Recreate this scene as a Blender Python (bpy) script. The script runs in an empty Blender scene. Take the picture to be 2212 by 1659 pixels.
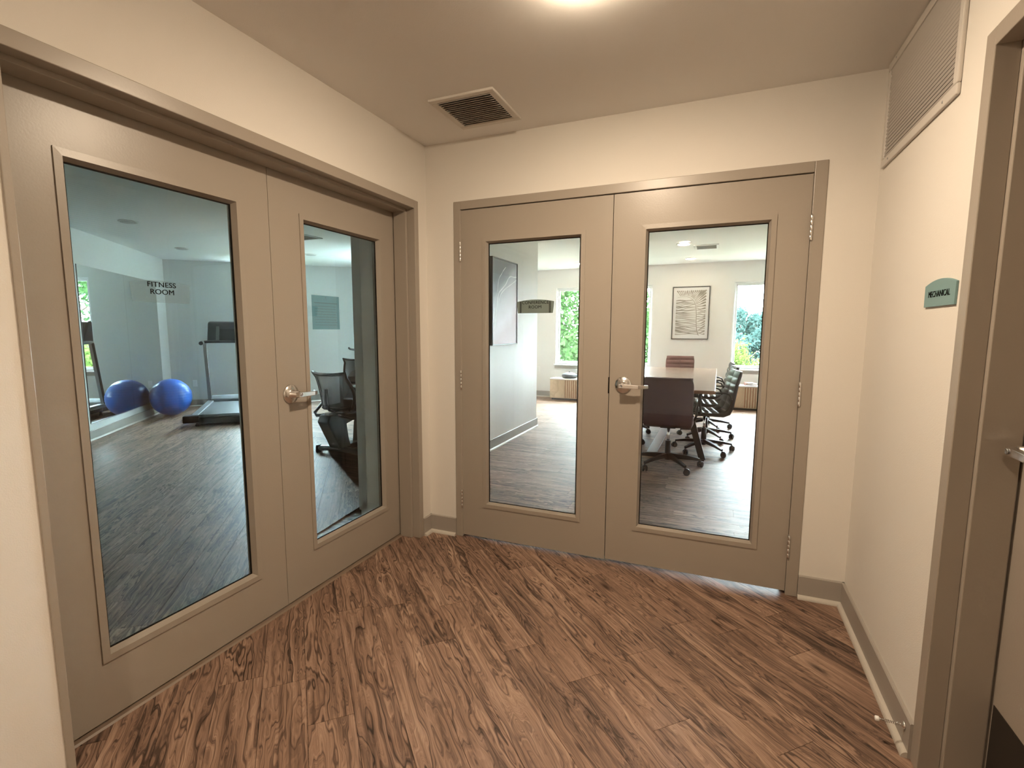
import bpy, bmesh, math, random
import numpy as np
from mathutils import Vector, Matrix

# ------------------------------------------------------------------ camera, sky, exposure
sc = bpy.context.scene
COL = sc.collection
R = math.radians
camd = bpy.data.cameras.new('camera')
cam = bpy.data.objects.new('camera', camd); COL.objects.link(cam)
cam.location = (1.6892, -2.7854, 1.3191)
cam.rotation_euler = (math.pi/2 - 0.1194, 0.0, 0.4129)
camd.sensor_fit = 'HORIZONTAL'; camd.sensor_width = 36.0
camd.lens = 36.0*1094.53/2212
camd.shift_x = (1106-1071.25)/2212
camd.shift_y = (844.2-829.5)/2212
camd.clip_start = .02; camd.clip_end = 800
sc.camera = cam

SKY = (0.85, 0.94, 1.0); SKY_STRENGTH = 26.0
HALL_LAMP = 338.0; ROOM_LAMP = 38.0
LAMP_COL = (1.0, 0.80, 0.58)
w = bpy.data.worlds.new('sky'); sc.world = w; w.use_nodes = True
bg = w.node_tree.nodes['Background']
bg.inputs[0].default_value = (*SKY, 1); bg.inputs[1].default_value = SKY_STRENGTH
sc.view_settings.view_transform = 'Standard'; sc.view_settings.look = 'None'
sc.view_settings.exposure = 1.64; sc.view_settings.gamma = 1.0
sc.view_settings.use_curve_mapping = False
sc.cycles.use_denoising = True; sc.cycles.use_light_tree = False
sc.cycles.max_bounces = 8; sc.cycles.diffuse_bounces = 4; sc.cycles.glossy_bounces = 4
sc.cycles.use_adaptive_sampling = True; sc.cycles.adaptive_threshold = .04
sc.cycles.transparent_max_bounces = 16
sc.cycles.caustics_reflective = False; sc.cycles.caustics_refractive = False

# ------------------------------------------------------------------ materials
def srgb(r, g, b):
    f = lambda c: (c/255/12.92 if c/255 <= .04045 else ((c/255+.055)/1.055)**2.4)
    return (f(r), f(g), f(b), 1)
MATS = {}
def mat(name, col=(.8,.8,.8,1), rough=.5, metal=0.0, spec=.5, bump=None, vary=None, emit=None, coat=0.0, sheen=0.0):
    m = bpy.data.materials.new(name); m.use_nodes = True; MATS[name] = m
    nt = m.node_tree; b = nt.nodes['Principled BSDF']
    if len(col) == 3: col = (*col, 1)
    b.inputs['Base Color'].default_value = col
    b.inputs['Roughness'].default_value = rough
    b.inputs['Metallic'].default_value = metal
    b.inputs['Specular IOR Level'].default_value = spec
    b.inputs['Coat Weight'].default_value = coat
    b.inputs['Sheen Weight'].default_value = sheen
    tc = nt.nodes.new('ShaderNodeTexCoord')
    if bump:
        n = nt.nodes.new('ShaderNodeTexNoise'); n.inputs['Scale'].default_value = bump[0]; n.inputs['Detail'].default_value = 3
        bp = nt.nodes.new('ShaderNodeBump'); bp.inputs['Strength'].default_value = bump[1]; bp.inputs['Distance'].default_value = .002
        nt.links.new(tc.outputs['Object'], n.inputs['Vector']); nt.links.new(n.outputs[0], bp.inputs['Height']); nt.links.new(bp.outputs[0], b.inputs['Normal'])
    if vary:
        n = nt.nodes.new('ShaderNodeTexNoise'); n.inputs['Scale'].default_value = vary[0]; n.inputs['Detail'].default_value = 4
        mx = nt.nodes.new('ShaderNodeMix'); mx.data_type = 'RGBA'
        mx.inputs[6].default_value = col; mx.inputs[7].default_value = tuple(c*vary[1] for c in col[:3])+(1,)
        nt.links.new(tc.outputs['Object'], n.inputs['Vector']); nt.links.new(n.outputs[0], mx.inputs[0]); nt.links.new(mx.outputs[2], b.inputs['Base Color'])
    if emit:
        b.inputs['Emission Color'].default_value = (*emit[0], 1); b.inputs['Emission Strength'].default_value = emit[1]
    return m

mat('wall_paint', (.72,.685,.63), .75, bump=(260,.25), spec=.3)
mat('ceiling_paint', (.80,.775,.74), .85, bump=(260,.2), spec=.2)
mat('room_paint', (.82,.805,.785), .75, bump=(260,.2), spec=.3)
mat('room_ceiling', (.86,.87,.85), .85, spec=.2)
mat('gym_paint', (.66,.675,.65), .7, bump=(260,.2), spec=.3)
mat('door_paint', (.335,.292,.245), .33, bump=(140,.12), spec=.45)
mat('base_paint', (.345,.312,.275), .4, spec=.4)
mat('base_paint_lit', (.52,.48,.42), .45, spec=.4)  # base paint again, the light caught by the shoe put into its colour
mat('trim_white', (.80,.80,.80), .4)
mat('grille_white', (.58,.545,.50), .45)
mat('vent_white', (.62,.585,.53), .5)
mat('dark_void', (.035,.028,.022), .9, spec=.1)
mat('gap_black', (.012,.009,.007), .8, spec=.1)
mat('nickel', (.80,.79,.78), .20, metal=1.0, bump=(400,.05))
mat('chrome', (.75,.75,.76), .12, metal=1.0)
mat('steel_grey', (.42,.43,.45), .3, metal=.9)
mat('black_metal', (.028,.03,.034), .35, metal=.3)
mat('black_plastic', (.02,.021,.024), .42)
mat('charcoal_plastic', (.055,.06,.066), .45)
mat('rubber_grey', (.12,.125,.13), .6)
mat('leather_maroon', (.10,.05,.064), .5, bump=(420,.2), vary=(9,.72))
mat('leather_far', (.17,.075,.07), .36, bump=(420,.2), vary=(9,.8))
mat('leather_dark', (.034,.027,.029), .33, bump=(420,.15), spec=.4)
mat('table_edge', (.30,.135,.065), .4)
mat('stroke_ink', (.28,.25,.215), .8)
mat('print_paper', (.72,.70,.69), .7)
mat('mat_board', (.76,.75,.76), .8)
mat('frame_black', (.045,.04,.038), .45)
mat('stone_bowl', (.05,.055,.06), .45, vary=(20,1.6))
mat('blue_rubber', (.03,.16,.62), .33, vary=(6,.8))
mat('sign_teal', (.175,.30,.305), .45)
mat('sign_letter', (.006,.006,.006), .85, spec=.08)
mat('sheet_ink', (.07,.12,.15), .7)
mat('outlet_white', (.82,.82,.80), .4)
mat('screen_dark', (.01,.011,.013), .12)
mat('grass', (.06,.075,.03), .9, vary=(.4,.6))
mat('far_ground', (.12,.125,.09), .95, vary=(.05,.7))
mat('bark', (.09,.065,.045), .9, bump=(30,.6))
mat('rose_paper', (.42,.20,.16), .6)
mat('cream_cover', (.65,.60,.55), .6)
mat('lamp_trim', (.8,.78,.74), .5)
mat('lamp_lens', (.9,.9,.9), .5, emit=(LAMP_COL, HALL_LAMP))
mat('room_lens', (.9,.9,.9), .5, emit=((1,.80,.56), ROOM_LAMP))
mat('lens_off', (.55,.56,.54), .4)
mat('threshold', (.20,.145,.105), .45)

def mirror_mat():
    m = mat('mirror', (.80,.84,.82), .012, metal=1.0); return m
mirror_mat()

def glass_mat(name, tint, refl=1.0):
    m = bpy.data.materials.new(name); m.use_nodes = True; MATS[name] = m
    nt = m.node_tree; nt.nodes.clear()
    o = nt.nodes.new('ShaderNodeOutputMaterial'); mx = nt.nodes.new('ShaderNodeMixShader')
    tr = nt.nodes.new('ShaderNodeBsdfTransparent'); gl = nt.nodes.new('ShaderNodeBsdfGlossy')
    fr = nt.nodes.new('ShaderNodeFresnel'); fr.inputs[0].default_value = 1.5
    tr.inputs[0].default_value = (*tint, 1); gl.inputs['Roughness'].default_value = .0
    gl.inputs['Color'].default_value = (refl,refl,refl,1)
    ge = nt.nodes.new('ShaderNodeNewGeometry'); iv = nt.nodes.new('ShaderNodeMath'); iv.operation = 'SUBTRACT'; iv.inputs[0].default_value = 1.0
    ml = nt.nodes.new('ShaderNodeMath'); ml.operation = 'MULTIPLY'; m2 = nt.nodes.new('ShaderNodeMath'); m2.operation = 'MULTIPLY'; m2.inputs[1].default_value = 1.2
    nt.links.new(ge.outputs['Backfacing'], iv.inputs[1]); nt.links.new(fr.outputs[0], m2.inputs[0]); nt.links.new(m2.outputs[0], ml.inputs[0]); nt.links.new(iv.outputs[0], ml.inputs[1])
    ml.use_clamp = True
    nt.links.new(ml.outputs[0], mx.inputs[0]); nt.links.new(tr.outputs[0], mx.inputs[1]); nt.links.new(gl.outputs[0], mx.inputs[2])
    nt.links.new(mx.outputs[0], o.inputs[0])
glass_mat('glass', (.98,.99,.985)); glass_mat('gym_glass', (.87,.95,.975)); glass_mat('window_glass', (.93,.97,.96))

def film_mat(name, col, alpha):
    m = mat(name, col, .35)
    m.node_tree.nodes['Principled BSDF'].inputs['Alpha'].default_value = alpha
film_mat('acrylic_clear', (.16,.19,.175), .13)
film_mat('acrylic_grey', (.165,.205,.18), .80)
film_mat('acrylic_edge', (.07,.09,.08), .55)
film_mat('sheet_blue', (.17,.36,.44), .60)
film_mat('mesh_fabric', (.018,.022,.028), .84)

def wood_mat(name, dark, mid, light, rough, lines=1.0):
    m = bpy.data.materials.new(name); m.use_nodes = True; MATS[name] = m
    nt = m.node_tree; N = nt.nodes.new; L = nt.links.new
    b = nt.nodes['Principled BSDF']
    tc = N('ShaderNodeTexCoord'); oi = N('ShaderNodeObjectInfo')
    rs = N('ShaderNodeVectorMath'); rs.operation = 'SCALE'
    cr = N('ShaderNodeCombineXYZ')
    for k, s in enumerate((37.0, 11.0, 23.0)):
        mm = N('ShaderNodeMath'); mm.operation = 'MULTIPLY'; mm.inputs[1].default_value = s
        L(oi.outputs['Random'], mm.inputs[0]); L(mm.outputs[0], cr.inputs[k])
    add = N('ShaderNodeVectorMath'); add.operation = 'ADD'; L(tc.outputs['Object'], add.inputs[0]); L(cr.outputs[0], add.inputs[1])
    def noise(scl, vec, scale=1.0, detail=4, rough=.55, dist=0.0):
        mp = N('ShaderNodeMapping'); mp.inputs['Scale'].default_value = scl
        L(vec, mp.inputs[0])
        n = N('ShaderNodeTexNoise'); n.inputs['Scale'].default_value = scale; n.inputs['Detail'].default_value = detail
        n.inputs['Roughness'].default_value = rough; n.inputs['Distortion'].default_value = dist
        L(mp.outputs[0], n.inputs['Vector']); return n.outputs[0]
    def math2(op, a, bb):
        n = N('ShaderNodeMath'); n.operation = op
        for i, v in enumerate((a, bb)):
            if isinstance(v, (int, float)): n.inputs[i].default_value = v
            else: L(v, n.inputs[i])
        return n.outputs[0]
    sep = N('ShaderNodeSeparateXYZ'); L(add.outputs[0], sep.inputs[0])
    # cathedral field: across-grain coordinate bent by slow noise, sliced into irregular growth rings
    bend = noise((1.6, 9.0, 1.0), add.outputs[0], 1.0, 3, .6)
    field = math2('ADD', math2('MULTIPLY', sep.outputs['Y'], 5.5), math2('MULTIPLY', bend, 1.7))
    fx = N('ShaderNodeCombineXYZ'); L(math2('MULTIPLY', sep.outputs['X'], .5), fx.inputs[0]); L(math2('MULTIPLY', field, 17.0), fx.inputs[1]); L(oi.outputs['Random'], fx.inputs[2])
    rings = noise((1, 1, 1), fx.outputs[0], 1.0, 5, .62)
    streak = noise((2.2, 70.0, 1.0), add.outputs[0], 1.0, 5, .65)
    fine = noise((9.0, 420.0, 1.0), add.outputs[0], 1.0, 3, .6)
    blot = noise((1.3, 6.5, 1.0), add.outputs[0], 1.0, 3, .5)
    v = math2('ADD', math2('MULTIPLY', rings, .52), math2('MULTIPLY', streak, .28))
    v = math2('ADD', v, math2('MULTIPLY', fine, .14)); v = math2('ADD', v, math2('MULTIPLY', blot, .24)); v = math2('ADD', v, .03)
    v = math2('ADD', v, math2('MULTIPLY', math2('SUBTRACT', oi.outputs['Random'], .5), .04*lines))
    ramp = N('ShaderNodeValToRGB'); L(v, ramp.inputs[0])
    e = ramp.color_ramp.elements
    e[0].position = .48; e[0].color = dark
    e[1].position = .80; e[1].color = light
    k = e.new(.575); k.color = tuple(d*.45+m_*.55 for d, m_ in zip(dark, mid))
    k = e.new(.64); k.color = mid
    ln = N('ShaderNodeMapRange'); ln.inputs[1].default_value = .36; ln.inputs[2].default_value = .47; ln.inputs[3].default_value = .52; ln.inputs[4].default_value = 1.0; L(rings, ln.inputs[0])
    ln2 = N('ShaderNodeMapRange'); ln2.inputs[1].default_value = .34; ln2.inputs[2].default_value = .46; ln2.inputs[3].default_value = .72; ln2.inputs[4].default_value = 1.0; L(streak, ln2.inputs[0])
    dk = math2('MULTIPLY', ln.outputs[0], ln2.outputs[0])
    # knots
    mp = N('ShaderNodeMapping'); mp.inputs['Scale'].default_value = (2.0, 6.0, 1.0); L(add.outputs[0], mp.inputs[0])
    vo = N('ShaderNodeTexVoronoi'); vo.inputs['Scale'].default_value = 1.0; vo.inputs['Randomness'].default_value = 1.0; L(mp.outputs[0], vo.inputs['Vector'])
    kr = N('ShaderNodeMapRange'); kr.inputs[1].default_value = .03; kr.inputs[2].default_value = .13; L(vo.outputs['Distance'], kr.inputs[0])
    mx = N('ShaderNodeMix'); mx.data_type = 'RGBA'; L(kr.outputs[0], mx.inputs[0])
    mx.inputs[6].default_value = dark
    dm = N('ShaderNodeVectorMath'); dm.operation = 'SCALE'; L(ramp.outputs[0], dm.inputs[0]); L(math2('ADD', math2('MULTIPLY', dk, lines), 1-lines), dm.inputs['Scale']); L(dm.outputs[0], mx.inputs[7])
    L(mx.outputs[2], b.inputs['Base Color'])
    b.inputs['Roughness'].default_value = rough; b.inputs['Specular IOR Level'].default_value = .42
    bp = N('ShaderNodeBump'); bp.inputs['Strength'].default_value = .35; bp.inputs['Distance'].default_value = .0008
    L(math2('ADD', streak, fine), bp.inputs['Height']); L(bp.outputs[0], b.inputs['Normal'])
    return m
wood_mat('plank_wood', srgb(62,44,34), srgb(136,108,91), srgb(182,154,132), .54)
wood_mat('oak', srgb(172,150,124), srgb(190,168,141), srgb(203,183,158), .5, .12)
wood_mat('table_wood', srgb(112,84,68), srgb(150,122,104), srgb(168,142,124), .16, .4)

def paint_canvas():
    m = bpy.data.materials.new('abstract_canvas'); m.use_nodes = True; MATS['abstract_canvas'] = m
    nt = m.node_tree; N = nt.nodes.new; L = nt.links.new; b = nt.nodes['Principled BSDF']
    tc = N('ShaderNodeTexCoord'); n = N('ShaderNodeTexNoise'); n.inputs['Scale'].default_value = 2.2; n.inputs['Detail'].default_value = 4; n.inputs['Distortion'].default_value = .8
    L(tc.outputs['Generated'], n.inputs['Vector'])
    sp = N('ShaderNodeSeparateXYZ'); L(tc.outputs['Generated'], sp.inputs[0])
    # boundary runs from lower left to upper right
    a = N('ShaderNodeMath'); a.operation = 'MULTIPLY'; a.inputs[1].default_value = -.42; L(sp.outputs['X'], a.inputs[0])
    c = N('ShaderNodeMath'); c.operation = 'ADD'; L(sp.outputs['Z'], c.inputs[0]); L(a.outputs[0], c.inputs[1])
    d = N('ShaderNodeMath'); d.operation = 'MULTIPLY_ADD'; L(n.outputs[0], d.inputs[0]); d.inputs[1].default_value = .22; L(c.outputs[0], d.inputs[2])
    r = N('ShaderNodeValToRGB'); L(d.outputs[0], r.inputs[0]); e = r.color_ramp.elements
    e[0].position = .05; e[0].color = srgb(205,182,186); e[1].position = .82; e[1].color = srgb(104,105,106)
    for p, cc in ((.22, srgb(218,204,210)), (.45, srgb(206,200,204)), (.62, srgb(176,176,182)), (.70, srgb(134,136,140))):
        k = e.new(p); k.color = cc
    L(r.outputs[0], b.inputs['Base Color']); b.inputs['Roughness'].default_value = .6
paint_canvas()
def leaf_mat(name, c0, c1):
    m = bpy.data.materials.new(name); m.use_nodes = True; MATS[name] = m
    nt = m.node_tree; nt.nodes.clear(); N = nt.nodes.new; L = nt.links.new
    o = N('ShaderNodeOutputMaterial'); mx = N('ShaderNodeMixShader'); d = N('ShaderNodeBsdfDiffuse'); t = N('ShaderNodeBsdfTranslucent')
    tc = N('ShaderNodeTexCoord'); n = N('ShaderNodeTexNoise'); n.inputs['Scale'].default_value = 3.0
    cm = N('ShaderNodeMix'); cm.data_type = 'RGBA'; cm.inputs[6].default_value = (*c0,1); cm.inputs[7].default_value = (*c1,1)
    L(tc.outputs['Object'], n.inputs['Vector']); L(n.outputs[0], cm.inputs[0]); L(cm.outputs[2], d.inputs[0]); L(cm.outputs[2], t.inputs[0])
    mx.inputs[0].default_value = .4; L(d.outputs[0], mx.inputs[1]); L(t.outputs[0], mx.inputs[2]); L(mx.outputs[0], o.inputs[0])
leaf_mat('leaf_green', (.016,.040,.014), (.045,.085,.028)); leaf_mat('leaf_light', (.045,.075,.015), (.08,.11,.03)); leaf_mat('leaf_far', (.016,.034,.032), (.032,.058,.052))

# ------------------------------------------------------------------ helpers
def tag(o, label, cat, group=None, kind=None):
    o['label'] = label; o['category'] = cat
    if group: o['group'] = group
    if kind: o['kind'] = kind
    return o
def empty(name, loc=(0,0,0), rz=0.0, label=None, cat=None, group=None, kind=None):
    o = bpy.data.objects.new(name, None); COL.objects.link(o)
    o.location = loc; o.rotation_euler = (0,0,rz); o.empty_display_size = .05
    if label: tag(o, label, cat, group, kind)
    return o
class MB:
    def __init__(s): s.v = []; s.f = []; s.smooth = []
    def add(s, vs, fs, sm=False):
        o = len(s.v); s.v += [tuple(map(float, p)) for p in vs]; s.f += [tuple(i+o for i in f) for f in fs]; s.smooth += [sm]*len(fs); return s
    def box(s, x0, x1, y0, y1, z0, z1):
        return s.add([(x0,y0,z0),(x1,y0,z0),(x1,y1,z0),(x0,y1,z0),(x0,y0,z1),(x1,y0,z1),(x1,y1,z1),(x0,y1,z1)],
            [(0,3,2,1),(4,5,6,7),(0,1,5,4),(1,2,6,5),(2,3,7,6),(3,0,4,7)])
    def obox(s, p0, p1, wv, hv):
        # oriented bar from p0 to p1, half-width vector wv, half-height vector hv
        p0, p1, wv, hv = map(Vector, (p0, p1, wv, hv))
        vs = [p+a*wv+b*hv for p in (p0, p1) for a, b in ((-1,-1),(1,-1),(1,1),(-1,1))]
        return s.add(vs, [(0,1,2,3),(7,6,5,4),(0,4,5,1),(1,5,6,2),(2,6,7,3),(3,7,4,0)])
    def prism(s, poly, axis, a0, a1):
        # polygon in the two other axes, extruded along axis
        n = len(poly); vs = []
        for a in (a0, a1):
            for p in poly:
                q = list(p); q.insert(axis, a); vs.append(q)
        fs = [tuple(range(n-1,-1,-1)), tuple(range(n,2*n))] + [(i,(i+1)%n,n+(i+1)%n,n+i) for i in range(n)]
        return s.add(vs, fs)
    def tube(s, pts, r, n=10, cap=True, sm=True):
        pts = [Vector(p) for p in pts]; rs = r if isinstance(r, (list, tuple)) else [r]*len(pts)
        vs = []; up = None
        for i, p in enumerate(pts):
            t = (pts[min(i+1,len(pts)-1)]-pts[max(i-1,0)]).normalized()
            if up is None:
                up = Vector((0,0,1)) if abs(t.z) < .9 else Vector((1,0,0))
            a = t.cross(up).normalized(); b = a.cross(t).normalized(); up = b
            vs += [p + rs[i]*(math.cos(2*math.pi*k/n)*a + math.sin(2*math.pi*k/n)*b) for k in range(n)]
        fs = [(i*n+k, i*n+(k+1)%n, (i+1)*n+(k+1)%n, (i+1)*n+k) for i in range(len(pts)-1) for k in range(n)]
        s.add(vs, fs, sm)
        if cap:
            o = len(s.v)-len(vs); m = len(pts)-1
            s.f += [tuple(o+k for k in range(n-1,-1,-1)), tuple(o+m*n+k for k in range(n))]; s.smooth += [False]*2
        return s
    def lathe(s, prof, c=(0,0,0), axis='z', n=24, sm=True):
        vs = []
        for r, h in prof:
            for k in range(n):
                a = 2*math.pi*k/n; x, y = r*math.cos(a), r*math.sin(a)
                q = (x,y,h) if axis == 'z' else ((x,h,y) if axis == 'y' else (h,x,y))
                vs.append((q[0]+c[0], q[1]+c[1], q[2]+c[2]))
        m = len(prof)
        fs = [(i*n+k, i*n+(k+1)%n, (i+1)*n+(k+1)%n, (i+1)*n+k) for i in range(m-1) for k in range(n)]
        fs += [tuple(range(n-1,-1,-1)), tuple((m-1)*n+k for k in range(n))]
        return s.add(vs, fs, sm)
    def mesh(s, name):
        me = bpy.data.meshes.new(name); me.from_pydata(s.v, [], s.f)
        me.polygons.foreach_set('use_smooth', s.smooth)
        bm = bmesh.new(); bm.from_mesh(me); bmesh.ops.recalc_face_normals(bm, faces=bm.faces); bm.to_mesh(me); bm.free()
        me.update(); return me
    def build(s, name, m, parent=None, loc=(0,0,0), rz=0.0, bevel=0.0, seg=2, kind=None):
        me = s.mesh(name); me.materials.append(MATS[m])
        o = bpy.data.objects.new(name, me); COL.objects.link(o); o.location = loc; o.rotation_euler = (0,0,rz)
        if parent: o.parent = parent
        if bevel:
            b = o.modifiers.new('bevel', 'BEVEL'); b.width = bevel; b.segments = seg; b.limit_method = 'ANGLE'; b.angle_limit = R(40); b.harden_normals = False
        if kind: o['kind'] = kind
        return o
def kids(o): return [c for c in bpy.data.objects if c.parent == o]
def copy_tree(o, parent=None):
    c = o.copy(); COL.objects.link(c)
    if parent: c.parent = parent
    for ch in kids(o): copy_tree(ch, c)
    return c
def text(name, body, size, parent, m, loc, rot, extrude=.0006, bold=.0, space=1.0, scale_x=1.0):
    cu = bpy.data.curves.new(name, 'FONT'); cu.body = body; cu.size = size; cu.extrude = extrude; cu.offset = bold
    cu.align_x = 'CENTER'; cu.align_y = 'CENTER'; cu.space_character = space
    t = bpy.data.objects.new(name, cu); COL.objects.link(t)
    bpy.context.view_layer.update()
    me = bpy.data.meshes.new_from_object(t.evaluated_get(bpy.context.evaluated_depsgraph_get()))
    bpy.data.objects.remove(t); bpy.data.curves.remove(cu)
    me.materials.clear(); me.materials.append(MATS[m]); me.name = name
    o = bpy.data.objects.new(name, me); COL.objects.link(o); o.location = loc; o.rotation_euler = rot; o.scale = (scale_x,1,1); o.parent = parent
    return o
def struct(mb, name, m, label, cat, **k):
    return tag(mb.build(name, m, **k), label, cat, kind='structure')

# ------------------------------------------------------------------ measures
W, H = 2.297, 2.4256            # hall width, hall ceiling
DH, FT = 2.032, 2.080           # door opening height, frame top
YF = 6.80; HC = 2.468           # conference far wall, ceiling
HG = 2.488                      # fitness ceiling
MA, FA = R(128.2), R(44.9)
P0 = Vector((-5.065, .611, 0)); MD = Vector((math.cos(MA), math.sin(MA), 0)); MN = Vector((MD.y, -MD.x, 0))
K = P0 + 2.9*MD
FD = Vector((math.cos(FA), math.sin(FA), 0)); FN = Vector((FD.y, -FD.x, 0))
A_ = Vector((-.772, .266, 0)); B_ = Vector((-.606, .484, 0))
R0 = Vector((-.70, 1.274, 0)); E_ = Vector((-4.12, 5.62, 0))

# ------------------------------------------------------------------ walls, ceilings
def wall_box(name, label, m, boxes):
    mb = MB()
    for b in boxes: mb.box(*b[:4], -.06 if b[4] == 0 else b[4], b[5])
    return struct(mb, name, m, label, 'wall')
LO0, LO1 = -2.0384, -.141       # left opening (y)
BO0, BO1 = .2374, 2.052         # back opening (x)
RO0, RO1 = -1.936, -1.0223      # right opening (y)
jf = .044
wall_box('wall_left', 'cream hall wall around the fitness room double doors', 'wall_paint',
    [(-.16,0,-5.5,LO0-.02,0,H+.1), (-.16,0,LO1+.02,.0,0,H+.1), (-.16,0,LO0-.02,LO1+.02,DH+.02,H+.1)])
wall_box('wall_back', 'cream hall wall around the conference room double doors', 'wall_paint',
    [(-.16,BO0-.02,0,.14,0,2.6), (BO1+.02,W+.15,0,.14,0,2.6), (BO0-.02,BO1+.02,0,.14,DH+.02,2.6)])
wall_box('wall_right', 'cream hall wall with the return air grille and teal sign', 'wall_paint',
    [(W,W+.15,RO1+.02,0,0,H+.1), (W,W+.15,-5.5,RO0-.02,0,H+.1), (W,W+.15,RO0-.02,RO1+.02,DH+.02,H+.1)])
wall_box('wall_front', 'cream hall wall behind the viewer', 'wall_paint', [(-.16,W+.15,-5.65,-5.5,0,H+.1)])
wall_box('wall_mechanical', 'unseen mechanical room walls added to stop leaking sky light', 'wall_paint', [(3.6,3.7,-2.4,-.5,0,H), (W+.15,3.6,-2.4,-2.3,0,H), (W+.15,3.6,-.6,-.5,0,H), (W+.15,3.7,-2.4,-.5,H,H+.1), (W+.1,3.7,-2.4,-.5,-.06,-.006)])  # closed shell added behind the door to keep sky light from leaking in
struct(MB().box(0,W,-5.5,0,H,H+.12), 'ceiling', 'ceiling_paint', 'cream hall ceiling with one lit round lamp', 'ceiling')
# conference room
WX0, WX1, VX0, VX1 = -1.235, .566, 1.884, 3.65
WZ0, WZ1 = .655, 2.125
wall_box('wall_conference_far', 'off white conference room wall with tall windows', 'room_paint',
    [(-2.25,WX0,YF,YF+.16,0,2.6), (WX1,VX0,YF,YF+.16,0,2.6), (VX1,4.4,YF,YF+.16,0,2.6),
     (WX0,WX1,YF,YF+.16,0,WZ0), (WX0,WX1,YF,YF+.16,WZ1,2.6), (VX0,VX1,YF,YF+.16,0,WZ0), (VX0,VX1,YF,YF+.16,WZ1,2.6)])
wall_box('wall_conference_left', 'off white conference room side wall carrying the tall abstract painting', 'room_paint', [(-.70,-.57,.14,3.76,0,2.6)])
wall_box('wall_conference_alcove', 'off white wall closing the conference room alcove', 'room_paint', [(-2.25,-2.12,3.62,YF,0,2.6), (-2.25,-.70,3.62,3.76,0,2.6)])
wall_box('wall_conference_right', 'off white conference room wall on the right', 'room_paint', [(4.3,4.45,.14,YF,0,2.6)])
wall_box('wall_conference_front', 'off white conference room wall beside the doors', 'room_paint', [(-.57,-.16,.0,.14,0,2.6), (W+.15,4.45,0,.14,0,2.6)])
struct(MB().box(-2.25,4.45,.14,YF+.16,HC,HC+.1), 'ceiling_conference', 'room_ceiling', 'pale conference room ceiling', 'ceiling')
# fitness room
def wall_seg(name, label, m, p0, p1, side, th=.15, z0=-.06, z1=2.6, holes=()):
    p0, p1 = Vector(p0), Vector(p1); d = p1-p0; L = d.length; a = math.atan2(d.y, d.x)
    y0, y1 = (0, th) if side > 0 else (-th, 0)
    mb = MB(); xs = 0
    for h0, h1, a0, a1 in holes:
        mb.box(xs,h0,y0,y1,z0,z1); mb.box(h0,h1,y0,y1,z0,a0); mb.box(h0,h1,y0,y1,a1,z1); xs = h1
    mb.box(xs,L,y0,y1,z0,z1)
    return struct(mb, name, m, label, 'wall', loc=p0, rz=a)
GW = (1.16, 2.04, .64, 2.18)    # fitness window along the far wall
M_END = P0 - 4.15*MD
wall_seg('wall_fitness_mirror', 'grey green fitness room wall carrying the big mirror', 'gym_paint', K, M_END, -1)
wall_seg('wall_fitness_far', 'grey fitness room wall behind the treadmill', 'gym_paint', K, E_, 1, holes=[GW])
RW = (3.05, 4.3, .64, 2.18)  # opening for the unseen window added to brighten the gym
wall_seg('wall_fitness_right', 'grey fitness room wall beside the exercise bikes', 'gym_paint', R0, E_, -1, holes=[RW])
wall_seg('wall_fitness_wing', 'short brown grey wing wall inside the fitness room doors', 'wall_paint', A_, B_, 1, th=.10)
wall_seg('wall_fitness_jamb', 'slanted wall beside the fitness room doors', 'wall_paint', B_, (-.16,-.085,0), 1, th=.10)
wall_seg('wall_fitness_front', 'grey fitness room wall left of the doors', 'gym_paint', M_END, (-.16, M_END.y, 0), -1)
struct(MB().prism([(-.0,-3.0),(-.16,.05),(-.6,.6),(-.62,1.3),(-4.05,5.72),(-7.1,2.95),(-2.3,-3.0)], 2, HG, HG+.1), 'ceiling_fitness', 'room_ceiling', 'pale fitness room ceiling with unlit round lamps', 'ceiling')

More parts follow.
